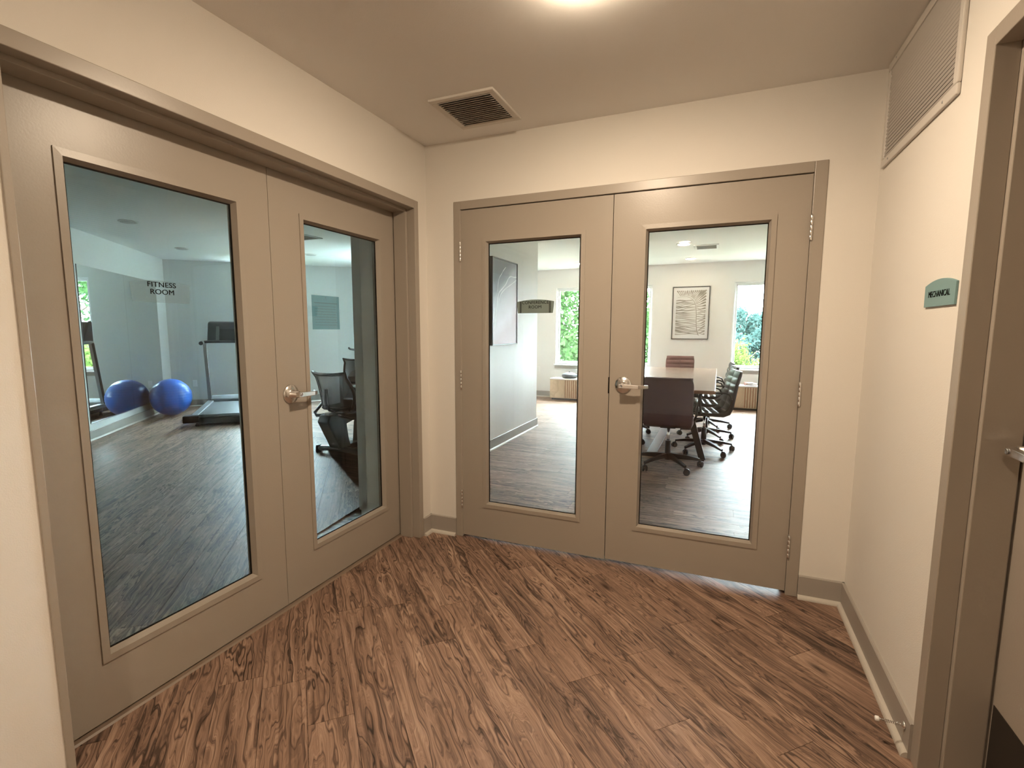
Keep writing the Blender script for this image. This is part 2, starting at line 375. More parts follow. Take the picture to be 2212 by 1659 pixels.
# ------------------------------------------------------------------ floors: every plank its own piece
def clip(poly, conv):
    out = poly
    n = len(conv)
    for i in range(n):
        a, b = conv[i], conv[(i+1)%n]; inp = out; out = []
        side = lambda p: (b[0]-a[0])*(p[1]-a[1])-(b[1]-a[1])*(p[0]-a[0])
        for j in range(len(inp)):
            p, q = inp[j], inp[(j+1)%len(inp)]; sp, sq = side(p), side(q)
            if sp >= 0: out.append(p)
            if (sp >= 0) != (sq >= 0):
                t = sp/(sp-sq); out.append((p[0]+t*(q[0]-p[0]), p[1]+t*(q[1]-p[1])))
        if len(out) < 3: return []
    return out
def area(p): return .5*sum(p[i][0]*p[(i+1)%len(p)][1]-p[(i+1)%len(p)][0]*p[i][1] for i in range(len(p)))
PT = .006
full_plank = {}
def planks(parent, conv, ang, wd, ln, seed, org=(0,0)):
    rnd = random.Random(seed); c, s = math.cos(ang), math.sin(ang); g = .0007
    loc = lambda p: ((p[0]-org[0])*c+(p[1]-org[1])*s, -(p[0]-org[0])*s+(p[1]-org[1])*c)
    wor = lambda u, v: (org[0]+u*c-v*s, org[1]+u*s+v*c)
    lp = [loc(p) for p in conv]
    u0, u1 = min(p[0] for p in lp), max(p[0] for p in lp); v0, v1 = min(p[1] for p in lp), max(p[1] for p in lp)
    for r in range(math.floor(v0/wd), math.ceil(v1/wd)):
        off = rnd.random()*ln
        for k in range(math.floor((u0-off)/ln)-1, math.ceil((u1-off)/ln)+1):
            a, b = off+k*ln+g, off+(k+1)*ln-g; q0, q1 = r*wd+g, (r+1)*wd-g
            rect = [(a,q0),(b,q0),(b,q1),(a,q1)]; cl = clip(rect, lp)
            if not cl: continue
            ar = area(cl)
            if ar < .0015: continue
            cu, cv = (a+b)/2, (q0+q1)/2
            if abs(ar-area(rect)) < 1e-5:
                key = (wd, ln)
                if key not in full_plank:
                    mb = MB().box(-ln/2+g,ln/2-g,-wd/2+g,wd/2-g,-PT,0); me = mb.mesh('plank'); me.materials.append(MATS['plank_wood']); full_plank[key] = me
                me = full_plank[key]
            else:
                mb = MB().prism([(p[0]-cu, p[1]-cv) for p in cl], 2, -PT, 0); me = mb.mesh('plank'); me.materials.append(MATS['plank_wood'])
            o = bpy.data.objects.new('plank', me); COL.objects.link(o); x, y = wor(cu, cv)
            o.location = (x, y, 0); o.rotation_euler = (0,0,ang); o.parent = parent
fh = struct(MB().box(-.138,W+.1,-5.5,.02,-.06,-PT-.0005), 'floor', 'plank_wood', 'brown wood plank floor of the hall laid diagonally', 'floor')
planks(fh, [(-.128,-3.3),(W+.14,-3.3),(W+.14,.06),(-.128,.06)], R(135.2), .152, 1.22, 5, org=(.712,-1.411))
fc = struct(MB().box(-2.2,4.4,.06,YF,-.06,-PT-.0005), 'floor_conference', 'plank_wood', 'grey brown wood plank floor of the conference room', 'floor')
planks(fc, [(-.57,.062),(2.75,.062),(2.75,YF-.01),(-.57,YF-.01)], 0.0, .152, 1.22, 11)
planks(fc, [(-2.11,3.77),(-.572,3.77),(-.572,YF-.01),(-2.11,YF-.01)], 0.0, .152, 1.22, 12)
fg = struct(MB().prism([(-.14,-2.9),(-.14,.0),(-.66,.5),(-.70,1.3),(-4.1,5.6),(-6.85,2.9),(-2.5,-2.7)], 2, -.06, -PT-.0005), 'floor_fitness', 'plank_wood', 'dark plank floor of the fitness room', 'floor')
planks(fg, [(-.19,-2.03),(-.19,-.14),(-.74,.3),(-.9,1.5),(-4.12,5.6),(-6.84,2.9),(-4.05,-.66),(-2.4,-1.6)], MA, .152, 1.22, 21)
thr = struct(MB().prism([(-.196,0),(-.120,0),(-.126,.006),(-.190,.006)], 1, LO0+.002, LO1-.002), 'trim_4', 'threshold', 'brown threshold strip under the fitness room doors', 'threshold')

# ------------------------------------------------------------------ baseboards
def baseboard(name, label, p0, p1, side=1, h=.1164):
    p0, p1 = Vector(p0), Vector(p1); d = p1-p0; L = d.length; a = math.atan2(d.y, d.x)
    r = empty(name, p0, a, label, 'baseboard', kind='structure'); s = side
    MB().prism([(0,0),(s*.012,0),(s*.012,h-.004),(s*.009,h),(0,h)], 0, 0, L).build('board', 'base_paint', r)
    q = [(s*.012,0)] + [(s*(.012+.017*math.cos(t)), .019*math.sin(t)) for t in [k*math.pi/12 for k in range(7)]]
    MB().prism(q, 0, 0, L).build('shoe_moulding', 'base_paint_lit', r)
    return r
baseboard('baseboard_left', 'short greige baseboard in the hall corner by the fitness doors', (0,-.001,0), (0,-.100,0), 1)
baseboard('baseboard_back', 'short greige baseboard between hall corner and conference doors', (.0,0,0), (.192,0,0), -1)
baseboard('baseboard_back_right', 'short greige baseboard right of the conference doors', (2.105,0,0), (W-.0,0,0), -1)
baseboard('baseboard_right', 'long greige baseboard under the teal sign', (W,-.001,0), (W,-.969,0), -1)
baseboard('baseboard_near_left', 'greige baseboard on the near hall wall', (0,-2.75,0), (0,-5.4,0), 1)
baseboard('baseboard_conference_left', 'grey baseboard with shoe coloured as lit under the abstract painting', (-.57,3.776,0), (-.57,.15,0), 1)
baseboard('baseboard_conference_far', 'grey baseboard along the window wall', (-2.1,YF,0), (4.2,YF,0), -1)
baseboard('baseboard_fitness_mirror', 'pale baseboard below the gym mirror', K+MD*-.02, M_END, 1)
baseboard('baseboard_fitness_far', 'dark baseboard behind the blue ball and treadmill', K+FD*.03, E_, -1)
baseboard('baseboard_fitness_wing', 'grey baseboard on the short wing wall', A_, B_, -1)

# ------------------------------------------------------------------ door frames and doors (local: x right along wall, y into wall, z up)
def door_frame(name, label, loc, rz, wd, fl, fr, flush, depth=.16):
    r = empty(name, loc, rz, label, 'door frame', kind='structure')
    st = .062 if flush else .048; se = .135 if not flush else .10
    pr = -.005
    for nm, x0, x1, xs in (('jamb', -fl, 0, .016), ('jamb', wd, wd+fr, -.016)):
        mb = MB().box(x0,x1,pr,st,0,FT)
        inner = x1 if nm and x0 < 0 else x0
        if x0 < 0: mb.box(x0,xs,st,se,0,FT); mb.box(x0,x1,se,depth+.005,0,FT)
        else: mb.box(wd+xs,x1,st,se,0,FT); mb.box(x0,x1,se,depth+.005,0,FT)
        mb.build('jamb', 'door_paint', r, bevel=.0025)
    mb = MB().box(0,wd,pr,st,DH,FT); mb.box(.016,wd-.016,st,se,DH-.016,FT); mb.box(0,wd,se,depth+.005,DH,FT)
    mb.build('header', 'door_paint', r, bevel=.0025)
    return r
door_frame('trim_1', 'greige steel frame of the fitness room doors', (0,LO0,0), R(90), LO1-LO0, .022, .042, False)
door_frame('trim_2', 'greige steel frame of the conference room doors', (BO0,0,0), 0, BO1-BO0, .0454, .0526, True, .14)
door_frame('trim_3', 'greige steel frame of the mechanical room door', (W,RO1,0), R(-90), RO1-RO0, .0534, .05, False, .155)

def hinge(parent, x, z, s):
    # knuckle barrel with cap rings and one visible leaf edge
    mb = MB(); r = .0066
    for k in range(5):
        z0 = z-.057+k*.0228
        mb.lathe([(r*.95,z0+.0001),(r,z0+.0006),(r,z0+.0222),(r*.95,z0+.0227)], (x,-.006,0), n=12)
    mb.lathe([(r*.6,z+.057),(r*.85,z+.0575),(r*.5,z+.0605)], (x,-.006,0), n=12)
    mb.box(x-.009 if s < 0 else x, x if s < 0 else x+.009, -.003, .0005, z-.057, z+.057)
    return mb.build('hinge', 'nickel', parent)
def lever(parent, x, z, s, yf):
    r = empty('lever_handle', (x, yf, z)); r.parent = parent
    mb = MB().lathe([(.045,0),(.045,-.004),(.043,-.007),(.024,-.011),(.017,-.014),(.0155,-.05)], axis='y', n=36); mb.build('rose', 'nickel', r)
    # flat tapered lever with a return towards the door
    y0, y1 = -.070, -.046
    prof = [(-.014*s,y0),(.088*s,y0+.003),(.120*s,-.052),(.136*s,-.028),(.128*s,-.020),(.112*s,-.040),(.085*s,y1-.006),(-.014*s,y1)]
    vs = []; n = len(prof); hh = [.0115,.0100,.0095,.0090,.0090,.0095,.0100,.0115]
    for sg in (-1, 1):
        for (px, py), h in zip(prof, hh): vs.append((px, py, sg*h + (-.003 if abs(px) > .05 else 0)))
    fs = [tuple(range(n-1,-1,-1)), tuple(range(n,2*n))] + [(i,(i+1)%n,n+(i+1)%n,n+i) for i in range(n)]
    MB().add(vs, fs).build('lever', 'nickel', r, bevel=.002)
    MB().lathe([(.0075,y0-.0001),(.0075,y0-.0022),(.0055,y0-.0022),(.0050,y0-.0012),(.001,y0-.0012)], axis='y', n=18).build('key_cylinder', 'steel_grey', r)
    return r
def door(name, label, loc, rz, wd, lite, yf, glass, hinges=None, lev=None, z0=.012, z1=DH-.004, plate=False, latch=None):
    r = empty(name, loc, rz, label, 'door', kind='structure'); th = .045
    mb = MB()
    if lite:
        a, b, c, d = lite[0]-.028, lite[1]+.028, lite[2]-.028, lite[3]+.028
        mb.box(0,a,yf,yf+th,z0,z1); mb.box(b,wd,yf,yf+th,z0,z1); mb.box(a,b,yf,yf+th,z0,c); mb.box(a,b,yf,yf+th,d,z1)
        lf = mb.build('door_leaf', 'door_paint', r)
        ys = yf+.0225
        x0, x1, q0, q1 = lite
        o, i1 = .033, .010
        for side, sg in (('front', -1), ('rear', 1)):
            yo = yf if sg < 0 else yf+th
            # profile ring: outer lip, flat, bevel down to the pane
            ring = lambda e, y: [(x0-e,y,q0-e),(x1+e,y,q0-e),(x1+e,y,q1+e),(x0-e,y,q1+e)]
            vs = ring(o,yo-sg*-.0)+ring(o,yo+sg*.0045)+ring(i1,yo+sg*.0055)+ring(0,ys+sg*.004)
            fs = [(k*4+j, k*4+(j+1)%4, (k+1)*4+(j+1)%4, (k+1)*4+j) for k in range(3) for j in range(4)]
            MB().add(vs, fs).build('lite_frame', 'door_paint', r)
        # dark glazing gasket
        gk = MB()
        for bx in ((x0,x0+.004,q0,q1),(x1-.004,x1,q0,q1),(x0,x1,q0,q0+.003),(x0,x1,q1-.004,q1)): gk.box(bx[0],bx[1],ys-.0038,ys+.0038,bx[2],bx[3])
        gk.build('gasket', 'gap_black', r)
        MB().box(x0+.0042,x1-.0042,ys-.0030,ys+.0030,q0+.0032,q1-.0042).build('pane', glass, r)
    else:
        mb.box(0,wd,yf,yf+th,z0,z1).build('door_leaf', 'door_paint', r)
    if hinges:
        x, s = hinges
        for z in (1.786, 1.013, .253): hinge(r, x, z, s)
    if lev: lever(r, lev[0], lev[1], lev[2], yf)
    if plate: MB().box(.02,wd-.02,yf-.0016,yf,.02,.285).build('kick_plate', 'dark_void', r)
    if latch is not None: MB().box(latch-.0035,latch+.0008,yf-.0012,yf+.03,.972,1.062).build('latch_plate', 'gap_black', r)
    return r
ZG = (.2445, 1.8275)
MX = 1.1469
door('door_3', 'left leaf of the conference room doors with a tall narrow pane', (BO0,0,0), 0, MX-BO0-.0022, (.4107-BO0,.9662-BO0,*ZG), .006, 'glass', (-.001,-1), latch=MX-BO0-.0022)
door('door_4', 'right leaf of the conference room doors with lever handle', (MX+.0016,0,0), 0, BO1-MX-.0032, (1.3249-MX,1.8796-MX,*ZG), .006, 'glass', (BO1-MX-.0006,1), (.0745,1.022,1), z0=.017)
YM = -1.0846
door('door_1', 'near leaf of the fitness room doors with the widest view of the gym', (0,LO0+.003,0), R(90), YM-LO0-.0045, (-1.8435-LO0,-1.2636-LO0,*ZG), .142, 'gym_glass')
door('door_2', 'far leaf of the fitness room doors with lever handle and blue notice', (0,YM+.0006,0), R(90), LO1-YM-.003, (-.876-YM,-.3055-YM,*ZG), .142, 'gym_glass', None, (.0746,1.021,1))
door('door_5', 'dim mechanical room door with kick plate at the right edge', (W,RO1-.003,0), R(-90), RO1-RO0-.006, None, .141, None, None, (.098,1.015,1), plate=True)
MB().box(MX-.0008,MX+.0012,.040,.048,.01,DH-.002).build('astragal', 'gap_black', bpy.data.objects['door_3'], loc=(-BO0,0,0))

# ------------------------------------------------------------------ ceiling vent, wall grille, lamps
def ceiling_vent(name, label, x0, x1, y0, y1, z, nslat, m='vent_white', fw=.033):
    r = empty(name, ((x0+x1)/2,(y0+y1)/2,z), 0, label, 'vent'); hx, hy = (x1-x0)/2, (y1-y0)/2
    MB().box(-hx+fw,hx-fw,-hy+fw,hy-fw,-.0015,0).build('duct_shade', 'dark_void', r)  # dark sheet stands in for the shade inside the duct
    f = MB()
    for a in ((-hx,hx,-hy,-hy+fw),(-hx,hx,hy-fw,hy),(-hx,-hx+fw,-hy+fw,hy-fw),(hx-fw,hx,-hy+fw,hy-fw)): f.box(a[0],a[1],a[2],a[3],-.012,0)
    f.build('frame', m, r, bevel=.003)
    me = None
    for k in range(nslat):
        y = -hy+fw+(k+.5)*(2*hy-2*fw)/nslat
        if me is None:
            o = MB().obox((-hx+fw,0,0),(hx-fw,0,0),(0,.0062,.0052),(0,-.0006,.0007)).build('slat', m, r); me = o.data
        else:
            o = bpy.data.objects.new('slat', me); COL.objects.link(o); o.parent = r
        o.location = (0,y,-.0075)
    return r
ceiling_vent('ceiling_vent', 'square louvred vent in the hall ceiling', .341, .686, -.535, -.160, H, 15)
ceiling_vent('ceiling_vent', 'slim louvred vent beside the conference room lamps', 1.31, 1.63, 4.80, 5.18, HC, 8, 'room_ceiling')
ceiling_vent('ceiling_vent', 'grey louvred vent in the fitness room ceiling', -3.35, -3.02, 2.14, 2.44, HG, 8, 'gym_paint')

gr = empty('return_grille', (W, -.44, 2.0), R(-90), 'large white return air grille high on the right hall wall', 'grille')
gx0, gx1, gz0, gz1 = -.385, .376, .0, .418      # local x to the right, z up
f = MB(); fw = .033
for a in ((gx0,gx1,gz0,gz0+fw),(gx0,gx1,gz1-fw,gz1),(gx0,gx0+fw,gz0+fw,gz1-fw),(gx1-fw,gx1,gz0+fw,gz1-fw)): f.box(a[0],a[1],-.012,0,a[2],a[3])
f.build('frame', 'grille_white', gr, bevel=.004)
MB().box(gx0+fw,gx1-fw,-.0012,0,gz0+fw,gz1-fw).build('duct_shade', 'dark_void', gr)  # shade behind the louvres put in as a dark sheet
me = None; ns = 24
for k in range(ns):
    z = gz0+fw+(k+.5)*(gz1-gz0-2*fw)/ns
    if me is None:
        o = MB().obox((gx0+fw,0,0),(gx1-fw,0,0),(0,.0027,-.0027),(0,.0006,.0006)).build('slat', 'grille_white', gr); me = o.data
    else:
        o = bpy.data.objects.new('slat', me); COL.objects.link(o); o.parent = gr
    o.location = (0,-.0068,z)
for x in (gx0+.10, gx1-.10):
    for z in (gz0+.016, gz1-.016):
        MB().lathe([(.004,-.0121),(.0038,-.0135),(.001,-.0140)], (x,0,z), 'y', 10).build('screw', 'steel_grey', gr)

def downlight(name, label, loc, lens, group, rad=.062):
    r = empty(name, loc, 0, label, 'ceiling lamp', group)
    MB().lathe([(rad+.018,0),(rad+.018,-.004),(rad+.012,-.009),(rad,-.011),(rad,-.001)], n=36).build('trim_ring', 'lamp_trim', r)
    MB().lathe([(rad*.998,-.002),(rad*.995,-.0115),(rad*.92,-.0150),(rad*.65,-.0195),(rad*.25,-.0215)], n=36).build('lens', lens, r)
    return r
downlight('ceiling_lamp', 'lit round lamp on the hall ceiling nearest the conference doors', (1.24,-1.09,H), 'lamp_lens', 'hall ceiling lamps')
downlight('ceiling_lamp', 'lit round lamp on the hall ceiling behind the viewer', (1.24,-4.1,H), 'lamp_lens', 'hall ceiling lamps')
downlight('ceiling_lamp', 'lit round lamp seen at the edge of the narrow conference pane', (-.60,6.02,HC), 'room_lens', 'conference room lamps', .075)
downlight('ceiling_lamp', 'nearer of two lit round lamps over the table', (1.196,4.62,HC), 'room_lens', 'conference room lamps', .075)
downlight('ceiling_lamp', 'farther of two lit round lamps over the table', (1.209,6.12,HC), 'room_lens', 'conference room lamps', .075)
downlight('ceiling_lamp', 'unlit round lamp above the mirror in the gym', (-4.24,.81,HG), 'lens_off', 'fitness room lamps', .075)
downlight('ceiling_lamp', 'unlit round lamp above the blue ball', (-5.47,2.27,HG), 'lens_off', 'fitness room lamps', .075)
downlight('ceiling_lamp', 'unlit round lamp seen above the exercise bikes', (-4.20,3.47,HG), 'lens_off', 'fitness room lamps', .075)

# ------------------------------------------------------------------ signs
def arch_plate(w_top, w_bot, h_side, h_mid, th, n=14):
    top = []
    for k in range(n+1):
        t = k/n; x = w_top/2-t*w_top; top.append((x, h_side+(h_mid-h_side)*(1-(2*t-1)**2)))
    return MB().prism([(-w_bot/2,0),(w_bot/2,0)]+top, 1, -th, 0)
sg = empty('room_sign', (W-.0005, -.826, 1.391), R(-90), 'teal arched sign reading MECHANICAL on the right wall', 'sign')
arch_plate(.236,.232,.066,.082,.006).build('plate', 'sign_teal', sg, bevel=.0008)
text('lettering', 'MECHANICAL', .0265, sg, 'sign_letter', (.0,-.0064,.037), (R(90),0,0), bold=0.0)
sc_ = empty('room_sign', (.707, .0288-.0035, 1.416), 0, 'grey arched sign reading CONFERENCE ROOM on the narrow pane', 'sign')
arch_plate(.229,.214,.066,.078,.003).build('plate', 'acrylic_grey', sc_)
for x in (-.090, .089):
    MB().box(x-.006,x+.006,-.0034,-.0031,.0015,.067).build('tape_strip', 'acrylic_edge', sc_)
text('lettering', 'CONFERENCE', .0255, sc_, 'sign_letter', (0,-.0036,.0605), (R(90),0,0), bold=0.0, space=1.02)
text('lettering', 'ROOM', .0255, sc_, 'sign_letter', (-.001,-.0036,.0345), (R(90),0,0), bold=0.0, space=1.05)
sf = empty('room_sign', (-.1640+.0035, -1.5695, 1.417), R(90), 'clear arched sign reading FITNESS ROOM on the near gym pane', 'sign')
arch_plate(.214,.204,.066,.078,.003).build('plate', 'acrylic_clear', sf)
text('lettering', 'FITNESS', .0255, sf, 'sign_letter', (.0015,-.0036,.0625), (R(90),0,0), bold=0.0, space=1.04, scale_x=1.13)
text('lettering', 'ROOM', .0255, sf, 'sign_letter', (.0020,-.0036,.0370), (R(90),0,0), bold=0.0, space=1.04, scale_x=1.13)
nt_ = empty('notice_sheet', (-.1690, -.720, 1.322), R(90), 'translucent blue notice with rows of small print on the far gym pane', 'notice')
MB().box(-.099,.099,.0005,.0012,0,.171).build('sheet', 'sheet_blue', nt_)
rn = random.Random(3)
ink = MB(); ink.box(-.084,.086,-.0003,.0002,.1315,.1355)
for k in range(8):
    z = .117-k*.0135; x = -.078
    while x < .075:
        l = rn.uniform(.008,.026); ink.box(x,min(x+l,.08),-.0003,.0002,z-.0012,z+.0012); x += l+.004
ink.box(-.018,.012,-.0003,.0002,.150,.1515); ink.box(-.006,.004,-.0003,.0002,.158,.163)
ink.build('print_rows', 'sheet_ink', nt_, kind='stuff')

# ------------------------------------------------------------------ door stops
def spring_stop(label, loc, rz, L=.078):
    r = empty('door_stop', loc, rz, label, 'door stop')
    MB().lathe([(.012,0),(.012,.003),(.006,.008)], axis='x', n=14).build('base', 'nickel', r)
    pts = [(.007+k*.0011, .0040*math.cos(k*1.5), .0040*math.sin(k*1.5)) for k in range(int((L-.016)/.0011))]
    MB().tube(pts, .0012, 5).build('spring', 'nickel', r)
    MB().lathe([(.0055,L-.012),(.008,L-.010),(.008,L-.002),(.006,L)], axis='x', n=14).build('tip', 'outlet_white', r)
spring_stop('spring door stop with white tip on the right hall baseboard', (W-.012,-.926,.079), R(180))
spring_stop('spring door stop on the wing wall inside the gym', tuple(A_+(B_-A_)*.18+Vector((.78,-.63,0))*.012+Vector((0,0,.07))), math.atan2(-.63,.78), .085)

# ------------------------------------------------------------------ windows
def window(name, label, loc, rz, wd, z0, z1, th, mull):
    # local: x along the wall, y outward, opening from 0..wd
    r = empty(name, loc, rz, label, 'window', kind='structure')
    f = MB(); e = .030
    f.box(0,e,.03,.11,z0,z1); f.box(wd-e,wd,.03,.11,z0,z1); f.box(e,wd-e,.03,.11,z1-e,z1); f.box(e,wd-e,.03,.11,z0,z0+e)
    f.build('window_frame', 'trim_white', r, bevel=.003)
    lin = MB(); lin.box(0,.006,0,.03,z0,z1); lin.box(wd-.006,wd,0,.03,z0,z1); lin.box(.006,wd-.006,0,.03,z1-.006,z1); lin.build('jamb_liner', 'trim_white', r)
    n = 2 if mull else 1; seg = (wd-2*e)/n; s = .030
    for k in range(n):
        a, b = e+k*seg, e+(k+1)*seg
        sm = MB(); sm.box(a,a+s,.055,.095,z0+e,z1-e); sm.box(b-s,b,.055,.095,z0+e,z1-e); sm.box(a+s,b-s,.055,.095,z1-e-s,z1-e); sm.box(a+s,b-s,.055,.095,z0+e,z0+e+s)
        sm.build('sash', 'trim_white', r, bevel=.003)
        MB().box(a+s,b-s,.072,.078,z0+e+s,z1-e-s).build('pane', 'window_glass', r)
    MB().box(-.03,wd+.03,-.035,.03,z0-.022,z0).build('window_sill', 'trim_white', r, bevel=.004)
    MB().box(-.012,wd+.012,-.014,0,z0-.080,z0-.022).build('apron', 'base_paint', r, bevel=.003)
    return r
window('window_1', 'white twin window looking onto dense green leaves', (WX0,YF,0), 0, WX1-WX0, WZ0, WZ1, .16, True)
window('window_2', 'white window looking onto sky and distant trees', (VX0,YF,0), 0, VX1-VX0, WZ0, WZ1, .16, True)
window('window_3', 'narrow fitness room window seen in the mirror', tuple(K+FD*GW[0]), FA, GW[1]-GW[0], GW[2], GW[3], .15, False)

RD = (E_-R0).normalized()
window('added_window', 'unseen gym window added for daylight beside the farther exercise bike', tuple(R0+RD*RW[1]), math.atan2(-RD.y,-RD.x), RW[1]-RW[0], RW[2], RW[3], .15, False)  # no window known on this wall; added to let in more daylight

# ------------------------------------------------------------------ wall outlets
def outlet(label, loc, rz):
    r = empty('wall_outlet', loc, rz, label, 'outlet', 'white wall outlets')
    MB().box(-.035,.035,-.006,0,-.058,.058).build('cover_plate', 'outlet_white', r, bevel=.003)
    for z in (-.02,.02): MB().box(-.017,.017,-.0075,-.006,z-.014,z+.014).build('socket', 'trim_white', r, bevel=.002)
outlet('white outlet beside the alcove corner of the conference room', (-1.585,YF,.54), 0)
outlet('white gym outlet behind the blue ball', tuple(K+FD*.347+Vector((0,0,.40))), FA)
outlet('white gym outlet seen low in the mirror under the window', tuple(K+FD*1.078+Vector((0,0,.19))), FA)

# ------------------------------------------------------------------ mirror
mr = empty('wall_mirror', tuple(P0), MA, 'large frameless two panel mirror on the gym wall', 'mirror')
for a, b in ((.185,1.379),(1.381,2.51)):
    MB().box(a,b,-.006,-.0005,.205,2.08).build('mirror_panel', 'mirror', mr)
eb = MB().box(.180,.185,-.008,0,.203,2.082); eb.build('edge_strip', 'black_metal', mr)
MB().box(.180,2.512,-.009,0,.196,.205).build('bottom_channel', 'steel_grey', mr)

# ------------------------------------------------------------------ wall art
def picture_frame(r, w_, h_, fw, dp, m):
    for nm, a in (('frame_rail',(-w_/2,w_/2,0,fw)),('frame_rail',(-w_/2,w_/2,h_-fw,h_)),('frame_rail',(-w_/2,-w_/2+fw,fw,h_-fw)),('frame_rail',(w_/2-fw,w_/2,fw,h_-fw))):
        MB().box(a[0],a[1],-dp,0,a[2],a[3]).build(nm, m, r)
def ribbon(mb, pts, ws, y):
    vs = []
    n = len(pts)
    for i, (x, z) in enumerate(pts):
        a = pts[max(i-1,0)]; b = pts[min(i+1,n-1)]; dx, dz = b[0]-a[0], b[1]-a[1]; l = math.hypot(dx,dz) or 1
        vs += [(x-dz/l*ws[i], y, z+dx/l*ws[i]), (x+dz/l*ws[i], y, z-dx/l*ws[i])]
    mb.add(vs, [(2*i,2*i+1,2*i+3,2*i+2) for i in range(n-1)])
pa = empty('framed_print', (1.2095,YF,1.157), 0, 'white framed print of a curling palm frond between the windows', 'picture')
AW, AH = .606, .914
picture_frame(pa, AW, AH, .013, .028, 'frame_black')
MB().box(-AW/2+.013,AW/2-.013,-.012,0,.013,AH-.013).build('mat_board', 'mat_board', pa)
MB().box(-.243,.243,-.0135,-.012,.085,.845).build('print_paper', 'print_paper', pa)
stem = [(.80,-.02),(.765,.03),(.735,.10),(.715,.20),(.705,.32),(.70,.45),(.69,.56),(.665,.66),(.62,.74),(.55,.80),(.46,.84),(.34,.86),(.20,.858),(.05,.85)]
def au(u, v): return (-.243+.486*u, .085+.76*v)
def stem_at(t):
    f_ = t*(len(stem)-1); i = min(int(f_), len(stem)-2); q = f_-i
    return (stem[i][0]*(1-q)+stem[i+1][0]*q, stem[i][1]*(1-q)+stem[i+1][1]*q)
st = MB(); ribbon(st, [au(*p) for p in stem], [.0055,.0055,.005,.005,.0045,.0045,.004,.004,.0035,.003,.0028,.0025,.002,.0015], -.0145)
st.build('stem_stroke', 'stroke_ink', pa)
ra = random.Random(8); sk = MB()
def stroke(p, q, w0, w1, wob):
    n = 9; ph = ra.uniform(0,6.28); pts = []; ws = []
    for k in range(n):
        t = k/(n-1); u = p[0]*(1-t)+q[0]*t; v = p[1]*(1-t)+q[1]*t + wob*math.sin(t*5.5+ph)*.012
        pts.append(au(u, v)); ws.append((w0*(1-t)+w1*t)*(1+.35*math.sin(7*t+ph)))
    ribbon(sk, pts, ws, -.0142)
for k in range(27):
    t = .02+k*.025; s_ = stem_at(t+.0); v = .01+k*.0302
    stroke((s_[0]-.01, s_[1]+.012), (0.0, min(v,.83)-.035*(k/27)), .0028, ra.uniform(.006,.0095), 1)
for k in range(14):
    s_ = stem_at(.05+k*.033); stroke((s_[0]+.01,s_[1]+.01), (1.0, .015+k*.044), .003, ra.uniform(.007,.0105), 1)
for k in range(20):
    t = .50+k*.024; s_ = stem_at(t); a = k/19
    q = (1.0, .66+.07*k) if k < 5 else (1.0-(k-5)/14*.97, 1.0)
    stroke((s_[0]+.012,s_[1]+.02), q, .003, .0125 if k < 7 else .0085, .3)
sk.build('leaf_strokes', 'stroke_ink', pa, kind='stuff')

pt = empty('framed_painting', (-.57,2.556,1.153), R(90), 'tall black framed abstract painting of grey and pink with white lines', 'picture')
PW, PH = .728, .94
picture_frame(pt, PW, PH, .012, .042, 'frame_black')
MB().box(-PW/2+.012,PW/2-.012,-.034,0,.012,PH-.012).build('canvas', 'abstract_canvas', pt)
mat('white_paint', (.78,.77,.76), .5)
wl = MB()
def wline(pts, w_):
    P = []
    for i in range(len(pts)-1):
        for k in range(6):
            t = k/6; p0 = pts[max(i-1,0)]; p1 = pts[i]; p2 = pts[i+1]; p3 = pts[min(i+2,len(pts)-1)]
            P.append(tuple(.5*((2*p1[j])+(-p0[j]+p2[j])*t+(2*p0[j]-5*p1[j]+4*p2[j]-p3[j])*t*t+(-p0[j]+3*p1[j]-3*p2[j]+p3[j])*t**3) for j in (0,1)))
    P.append(pts[-1])
    ribbon(wl, [(-PW/2+PW*u, PH*v) for u, v in P], [w_*(.5+.5*abs(math.sin(i*.35))) for i in range(len(P))], -.0346)
wline([(.98,.835),(.86,.825),(.72,.825),(.62,.79),(.52,.72),(.38,.66),(.25,.60),(.20,.5),(.15,.36),(.1,.2)], .008)
wline([(.97,.80),(.86,.765),(.70,.72),(.52,.67),(.36,.61),(.27,.54),(.24,.46)], .007)
wline([(.52,.92),(.42,.87),(.34,.82),(.26,.77),(.22,.70),(.20,.62)], .0045)
wl.build('white_lines', 'white_paint', pt)

# ------------------------------------------------------------------ credenzas and what stands on them
def credenza(label, x0, x1, grooves):
    y0, y1 = 6.42, YF-.012; r = empty('credenza', ((x0+x1)/2,(y0+y1)/2,0), 0, label, 'credenza'); hx, hy = (x1-x0)/2, (y1-y0)/2
    MB().box(-hx+.03,hx-.03,-hy+.03,hy,0,.035).build('plinth', 'black_plastic', r)
    MB().box(-hx,hx,-hy+.02,hy,.035,.385).build('body', 'oak', r)
    MB().box(-hx-.004,hx+.004,-hy-.004,hy,.385,.408).build('top_panel', 'cream_cover', r, bevel=.002)
    # fronts: plain doors and slatted bays
    x = -hx
    for kind, w_ in grooves:
        a, b = x+.0015, min(x+w_,hx)-.0015
        if kind == 'door': MB().box(a,b,-hy,-hy+.019,.045,.380).build('cabinet_door', 'oak', r, bevel=.0015)
        else:
            MB().box(a,b,-hy+.012,-hy+.0195,.045,.380).build('slat_backing', 'table_edge', r)
            n = 6
            for k in range(n+1):
                c = a+(b-a)*k/n; l0, l1 = max(a,c-.0115), min(b,c+.0115)
                MB().box(l0,l1,-hy,-hy+.012,.045,.380).build('slat', 'oak', r)
        x += w_
        if x >= hx-.01: break
    return r
credenza('pale wood low credenza with slatted bay under the leafy window', -1.22, .56, [('door',.285),('slat',.235),('door',.37),('door',.37),('slat',.235),('door',.285)])
